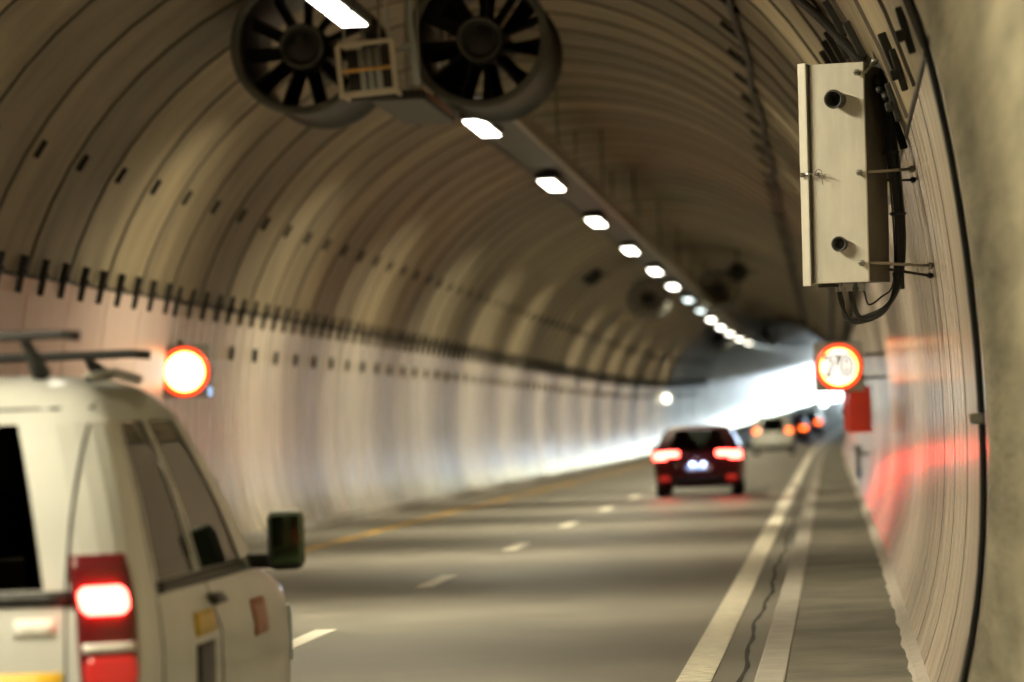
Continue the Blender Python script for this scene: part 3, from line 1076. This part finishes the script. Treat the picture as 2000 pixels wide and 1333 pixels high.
def make_vehicle(root, lv, paint, belt, rail, glassm, rear_w, side_cuts, wheels, tr, seats=True, far=False):
    c = Car(lv)
    zmin, zmax = c.z[0], c.z[-1]
    n = 3 if far else 6
    tpos = rng(0, .30, n) + rng(.30, .42, n)[1:] + rng(.42, .82, 9 if far else 17)[1:] + rng(.82, .90, n)[1:] + rng(.90, 1, n)[1:]
    tall = [-t for t in tpos[::-1]][:-1] + tpos
    b = MB()
    zs = sorted(set([z for z in c.z if z <= belt] + [belt]))
    zz = []
    for i in range(len(zs) - 1):
        zz += rng(zs[i], zs[i + 1], 3)[:-1]
    zz.append(zs[-1])
    c.grid(tall, zz, b=b)
    # pillars and roof: the glasshouse with the window openings left open
    zr = rng(belt, rail, 7)
    cuts = side_cuts

    def pillar(t):
        a = abs(t)
        if a < rear_w: return 0
        for k_, (p, q) in enumerate(cuts):
            if p < a < q: return 2
        if a > .90: return 3
        return 1
    edges = sorted(set([round(t, 5) for t in tall] + [s_ * e for s_ in (-1, 1) for pr in cuts for e in pr] + [-rear_w, rear_w, -.9, .9]))
    for i in range(len(edges) - 1):
        mid = (edges[i] + edges[i + 1]) / 2
        if pillar(mid) == 1:
            c.grid([edges[i], edges[i + 1]], zr, b=b)
    zt = sorted(set([rail] + [z for z in c.z if z > rail]))
    zz = []
    for i in range(len(zt) - 1):
        zz += rng(zt[i], zt[i + 1], 3)[:-1]
    zz.append(zt[-1])
    c.grid(tall, zz, b=b)
    ring = [c.pt(t, zmax) for t in tall]
    b.add(ring + [Vector((0, (c.lev(zmax)[1] + c.lev(zmax)[2]) / 2, zmax + .012))], [(i, i + 1, len(ring)) for i in range(len(ring) - 1)], True)
    body = b.build('body', paint, root)
    es = [e for e in edges if abs(e) <= rear_w]
    c.grid(es, zr, -.006).build('rear_window', glassm, root)
    for sg in (-1, 1):
        for p, q in cuts:
            es = sorted(set([sg * e for e in rng(p, q, 6)]))
            c.grid(es, zr, -.006).build('side_window', glassm, root)
    es = rng(.9, 1.0, 7)
    c.grid(es + [2 - 0 - e for e in es[::-1]][1:0], zr, -.006)
    wb = MB()
    c.grid(es, zr, -.006, wb)
    c.grid([-e for e in es], zr, -.006, wb)
    wb.build('windscreen', M_glass, root)
    # cabin deck, seats
    zb = belt - .06
    inn = [c.pt(t, zb) * .97 for t in tall]
    dk = MB()
    L0 = c.lev(zb)[1]; L1 = c.lev(zb)[2]; hh = c.lev(zb)[0]
    if seats:
        dk.box((0, (L0 + L1) / 2, zb - .1), (hh * 1.8, (L1 - L0) - .35, .02))
        for x in (-.36, .36):
            for y in seats:
                dk.cbox((x, y, zb + .12), (.46, .12, .42), .05)
                dk.cbox((x, y + .01, zb + .41), (.26, .10, .15), .04)
    dk.box((0, (L0 + L1) / 2, .32), (hh * 1.7, (L1 - L0) - .5, .06))
    dk.build('cabin', M_cabin, root)
    # wheels
    for y in wheels:
        for sg in (-1, 1):
            wx = sg * (c.lev(tr)[0] - .10)
            wm = empty('wheel', Matrix())
            wm.parent = root
            wm.location = (wx, y, tr)
            MB().lathe([(tr * .62, -.10), (tr * .93, -.105), (tr, -.07), (tr, .07), (tr * .93, .105), (tr * .62, .10)], 28, 'x', closed=True).build('tyre', M_tyre, wm)
            MB().lathe([(0, sg * .06), (tr * .2, sg * .075), (tr * .5, sg * .04), (tr * .62, sg * .09), (tr * .63, -sg * .09)], 20, 'x').build('rim', M_rim, wm)
            arch_ = MB()
            hx = c.lev(tr)[0]
            arch_.lathe([(tr * 1.02, hx - .03), (tr * 1.16, hx - .03), (tr * 1.16, hx + .004), (tr * 1.02, hx + .004)], 28, 'x', closed=True)
            ao = arch_.build('wheel_arch', M_trim, root)
            ao.location = (0, y, tr)
            if sg < 0: ao.rotation_euler = (0, 0, math.pi)
    return c, body


# --- white van in the right lane, cut by the picture's left edge
van = empty('van', Matrix(), 'white van with roof bars and lit tail lamp at the left edge', 'van')
vl = [(.26, .80, .10, 4.15, .15, .30), (.34, .87, .0, 4.30, .18, .35), (.60, .90, -.02, 4.36, .20, .38), (.66, .90, .0, 4.36, .20, .38), (.90, .905, .02, 4.28, .21, .36),
      (1.02, .90, .03, 4.10, .21, .34), (1.10, .895, .045, 3.55, .21, .28), (1.17, .885, .055, 3.28, .22, .25), (1.42, .845, .10, 2.86, .22, .22), (1.62, .80, .17, 2.48, .22, .22),
      (1.73, .765, .235, 2.28, .22, .22), (1.80, .725, .31, 2.12, .22, .22), (1.85, .67, .40, 1.98, .22, .22), (1.88, .60, .52, 1.84, .22, .22), (1.90, .48, .72, 1.62, .22, .2)]
vc, vbody = make_vehicle(van, vl, M_white, 1.17, 1.73, M_glass_dark, .27, [(.475, .60), (.625, .775)], (.75, 3.42), .32, seats=(2.1,))
for sg in (-1, 1):
    tl = vc.patch('tail_lamp', sg * .308, sg * .386, .80, 1.28, .018, M_red_dim, van, 8, 10, round_=.12)
    q = vc.patch('lit_lens', sg * .314, sg * .370, 1.08, 1.17, .034, M_brake, tl, 8, 6, round_=.3)
    vc.patch('lower_lens', sg * .313, sg * .378, .84, .94, .030, M_red_lens, tl, 6, 4, round_=.2)
    vc.patch('reverse_lens', sg * .313, sg * .378, .955, .985, .028, M_sticker, tl, 6, 2)
    # side trim: sliding door seams, handle, marks
    vc.patch('door_handle', sg * .60, sg * .63, 1.03, 1.07, .03, M_trim, van, 4, 3)
    vc.patch('window_trim', sg * .47, sg * .775, 1.12, 1.165, .006, M_trim, van, 14, 2)
    vc.patch('door_seam', sg * .612, sg * .614, .5, 1.66, .003, M_trim, van, 1, 8)
    vc.patch('door_seam', sg * .462, sg * .464, .5, 1.66, .003, M_trim, van, 1, 8)
    vc.patch('yellow_mark', sg * .545, sg * .60, .93, 1.02, .005, M_yel_film, van, 4, 3)
    vc.patch('side_vent', sg * .545, sg * .59, .62, .90, .006, M_trim, van, 4, 6)
    vc.patch('door_mark', sg * .71, sg * .75, .85, 1.0, .005, M_red_film, van, 4, 3)
    mr_ = empty('mirror', Matrix())
    mr_.parent = van
    MB().cbox((sg * .03, 0, 0), (.15, .08, .24), .034).build('housing', M_trim, mr_)
    MB().cbox((sg * .035, -.037, .005), (.125, .012, .20), .005).build('mirror_glass', M_mirror, mr_)
    MB().cbox((-sg * .07, .03, -.08), (.14, .06, .06), .015).build('mount', M_trim, mr_)
    MB().cbox((sg * .03, 0, .118), (.13, .05, .014), .006).build('cap', M_sticker, mr_)
    mr_.location = (sg * 1.01, 2.85, 1.23)
    vc.patch('headlight', sg * .835, sg * .91, .68, .92, .015, M_plate, van, 6, 5)
vc.patch('bumper_strip', -.37, .37, .36, .62, .03, M_white, van, 30, 4)
vc.patch('yellow_band', -.66, .66, .70, .895, .005, M_yel_film, van, 14, 4, rx=True)
vc.patch('window_surround', -.70, .70, 1.115, 1.165, .006, M_trim, van, 14, 2, rx=True)
vc.patch('white_sticker', .50, .64, 1.015, 1.075, .005, M_sticker, van, 4, 2, rx=True)
vc.patch('number_plate', -.26, .26, .72, .83, .014, M_plate, van, 4, 2, rx=True)
vc.patch('rear_door_seam', -.003, .003, .64, 1.12, .003, M_trim, van, 1, 5, rx=True)
for sg in (-1, 1):
    vc.patch('rear_door_seam', sg * .668, sg * .675, .64, 1.80, .003, M_trim, van, 1, 14, rx=True)
vc.patch('rear_door_seam', -.67, .67, 1.775, 1.783, .003, M_trim, van, 14, 1, rx=True)
vc.patch('grab_handle', -.16, .16, .93, .985, .022, M_trim, van, 6, 3, rx=True)
for y, xx, zz_, yaw_ in ((.55, .66, 2.03, -.02), (1.75, .70, 1.975, -.02)):
    bar_ = MB()
    bar_.tube([(-xx, y, zz_ - .012), (-xx * .9, y, zz_), (xx * .9, y, zz_ + .008), (xx, y, zz_)], .017, 8)
    ro = bar_.build('roof_bar', M_trim, van)
    for sg in (-1, 1):
        MB().tube([(sg * .5, y + .12, 1.90), (sg * .47, y + .03, zz_ - .03), (sg * .46, y, zz_)], [.035, .02, .016], 8).build('foot', M_trim, ro)
for sg in (-1, 1):
    MB().tube([(sg * .66, .70, 1.885), (sg * .66, 1.2, 1.905), (sg * .64, 1.8, 1.885)], .02, 8).build('roof_rail', M_galv, van)
van.matrix_world = frame(13.0, -3.33, 0)


# --- ordinary cars
def car_levels(L, Wd, Hh, belt, hatch=.45, hood=1.0):
    h = Wd / 2
    return [(.20, h * .86, .14, L - .2, .2, .3), (.30, h * .96, .03, L - .03, .2, .4), (.48, h * .99, .0, L, .2, .42), (.62, h, .02, L - .02, .2, .42), (.74, h, .05, L - .08, .2, .4),
            (belt - .06, h * .985, .07, L - .55, .2, .36), (belt, h * .97, .10, L - hood - .12, .2, .3), (belt + .18, h * .90, .10 + hatch * .30, L - hood - .52, .18, .25),
            (Hh - .14, h * .78, .10 + hatch * .75, L - hood - 1.02, .16, .22), (Hh - .06, h * .72, .10 + hatch * .95, L - hood - 1.2, .16, .2), (Hh - .015, h * .60, .1 + hatch * 1.25, L - hood - 1.4, .16, .2),
            (Hh, h * .42, .1 + hatch * 1.6, L - hood - 1.65, .14, .15)]


car = empty('hatchback', Matrix(), 'dark maroon hatchback braking in the right lane, nearest car ahead', 'car')
cl = car_levels(4.3, 1.80, 1.46, .95)
cc, cbody = make_vehicle(car, cl, M_maroon, .95, 1.37, M_glass, .255, [(.45, .57), (.59, .79)], (.72, 3.32), .32, seats=(1.35, 2.35))
for sg in (-1, 1):
    tl = cc.patch('tail_lamp', sg * .155, sg * .40, .76, .95, .016, M_red_dim, car, 12, 6, round_=.15)
    cc.patch('lit_lens', sg * .165, sg * .30, .83, .93, .03, M_brake, tl, 8, 5, round_=.2)
    cc.patch('lit_lens', sg * .27, sg * .385, .775, .92, .03, M_brake, tl, 8, 5, round_=.25)
    cc.patch('reflector', sg * .255, sg * .345, .34, .45, .014, M_red_lens, car, 6, 3, round_=.15)
    mr_ = empty('mirror', Matrix())
    mr_.parent = car
    MB().cbox((0, 0, 0), (.20, .09, .13), .03).build('housing', M_maroon, mr_)
    MB().cbox((0, -.046, 0), (.16, .012, .10), .004).build('mirror_glass', M_mirror, mr_)
    mr_.location = (sg * .97, 2.75, .99)
    MB().tube([(sg * .30, .07, .655), (sg * .30 - sg * .04, .06, .655)], .012, 6)
pl = cc.patch('number_plate', -.27, .27, .535, .655, .012, M_plate, car, 6, 3, rx=True)
cc.patch('plate_band', -.268, -.225, .537, .653, .016, M_plate_blue, pl, 2, 2, rx=True)
for x in (-.11, .11):
    MB().cbox((x, -.05, .685), (.07, .03, .014), .004).build('plate_lamp', M_plate_lamp, car)
em = MB()
for dz in (0, .045):
    for sg in (-1, 1):
        a = Vector((0, -.012 + .05, .815 + dz)); b_ = Vector((sg * .05, -.008 + .05, .775 + dz))
        em.tube([a, b_], .010, 6)
em.build('emblem', M_chrome, car)
cc.patch('bumper_trim', -.25, .25, .27, .40, .012, M_trim, car, 16, 3)
MB().cbox((-.42, .03, .66), (.07, .03, .05), .01).build('fuel_badge', M_chrome, car)
MB().tube([(-.2, .95, 1.455), (-.2, .75, 1.60)], .006, 5).build('antenna', M_trim, car)
MB().lathe([(0, -.12), (.03, -.12), (.035, .1), (0, .1)], 10, 'y').build('exhaust', M_galv, car).location = (-.5, .14, .27)
car.matrix_world = frame(83.2, -2.86, 0)


def far_car(name, label, cat, L, Wd, Hh, belt, paint, hatch, s, u, lamps, dz=0):
    t = empty(name, Matrix(), label, cat, 'cars queuing towards the bend')
    k_, _ = make_vehicle(t, car_levels(L, Wd, Hh, belt, hatch), paint, belt, Hh - .10, M_glass, .25, [(.45, .58), (.60, .79)], (.72, L - 1.0), .31, seats=(1.3, 2.3), far=True)
    for sg in (-1, 1):
        la, lb, z0, z1 = lamps
        k_.patch('tail_lamp', sg * la, sg * lb, z0, z1, .02, M_brake_far, t, 4, 4)
    k_.patch('number_plate', -.26, .26, .60, .71, .014, M_plate, t, 4, 2, rx=True)
    k_.patch('bumper_trim', -.40, .40, .22, .42, .02, M_trim, t, 14, 2)
    t.matrix_world = frame(s, u, 0)
    return t


far_car('minivan', 'pale grey minivan ahead of the maroon hatchback, orange tail lamps lit', 'car', 4.4, 1.82, 1.72, 1.0, M_silver, .25, 177., -2.65, (.27, .36, .98, 1.12))
far_car('car', 'dark car half hidden behind the pale grey minivan', 'car', 4.2, 1.75, 1.46, .93, M_maroon, .45, 212., -2.50, (.22, .36, .78, .92))
far_car('car', 'farthest dark car in front of the bright bend, red tail lamps lit', 'car', 4.3, 1.78, 1.50, .95, M_navy, .4, 236., -2.3, (.24, .36, .80, .94))
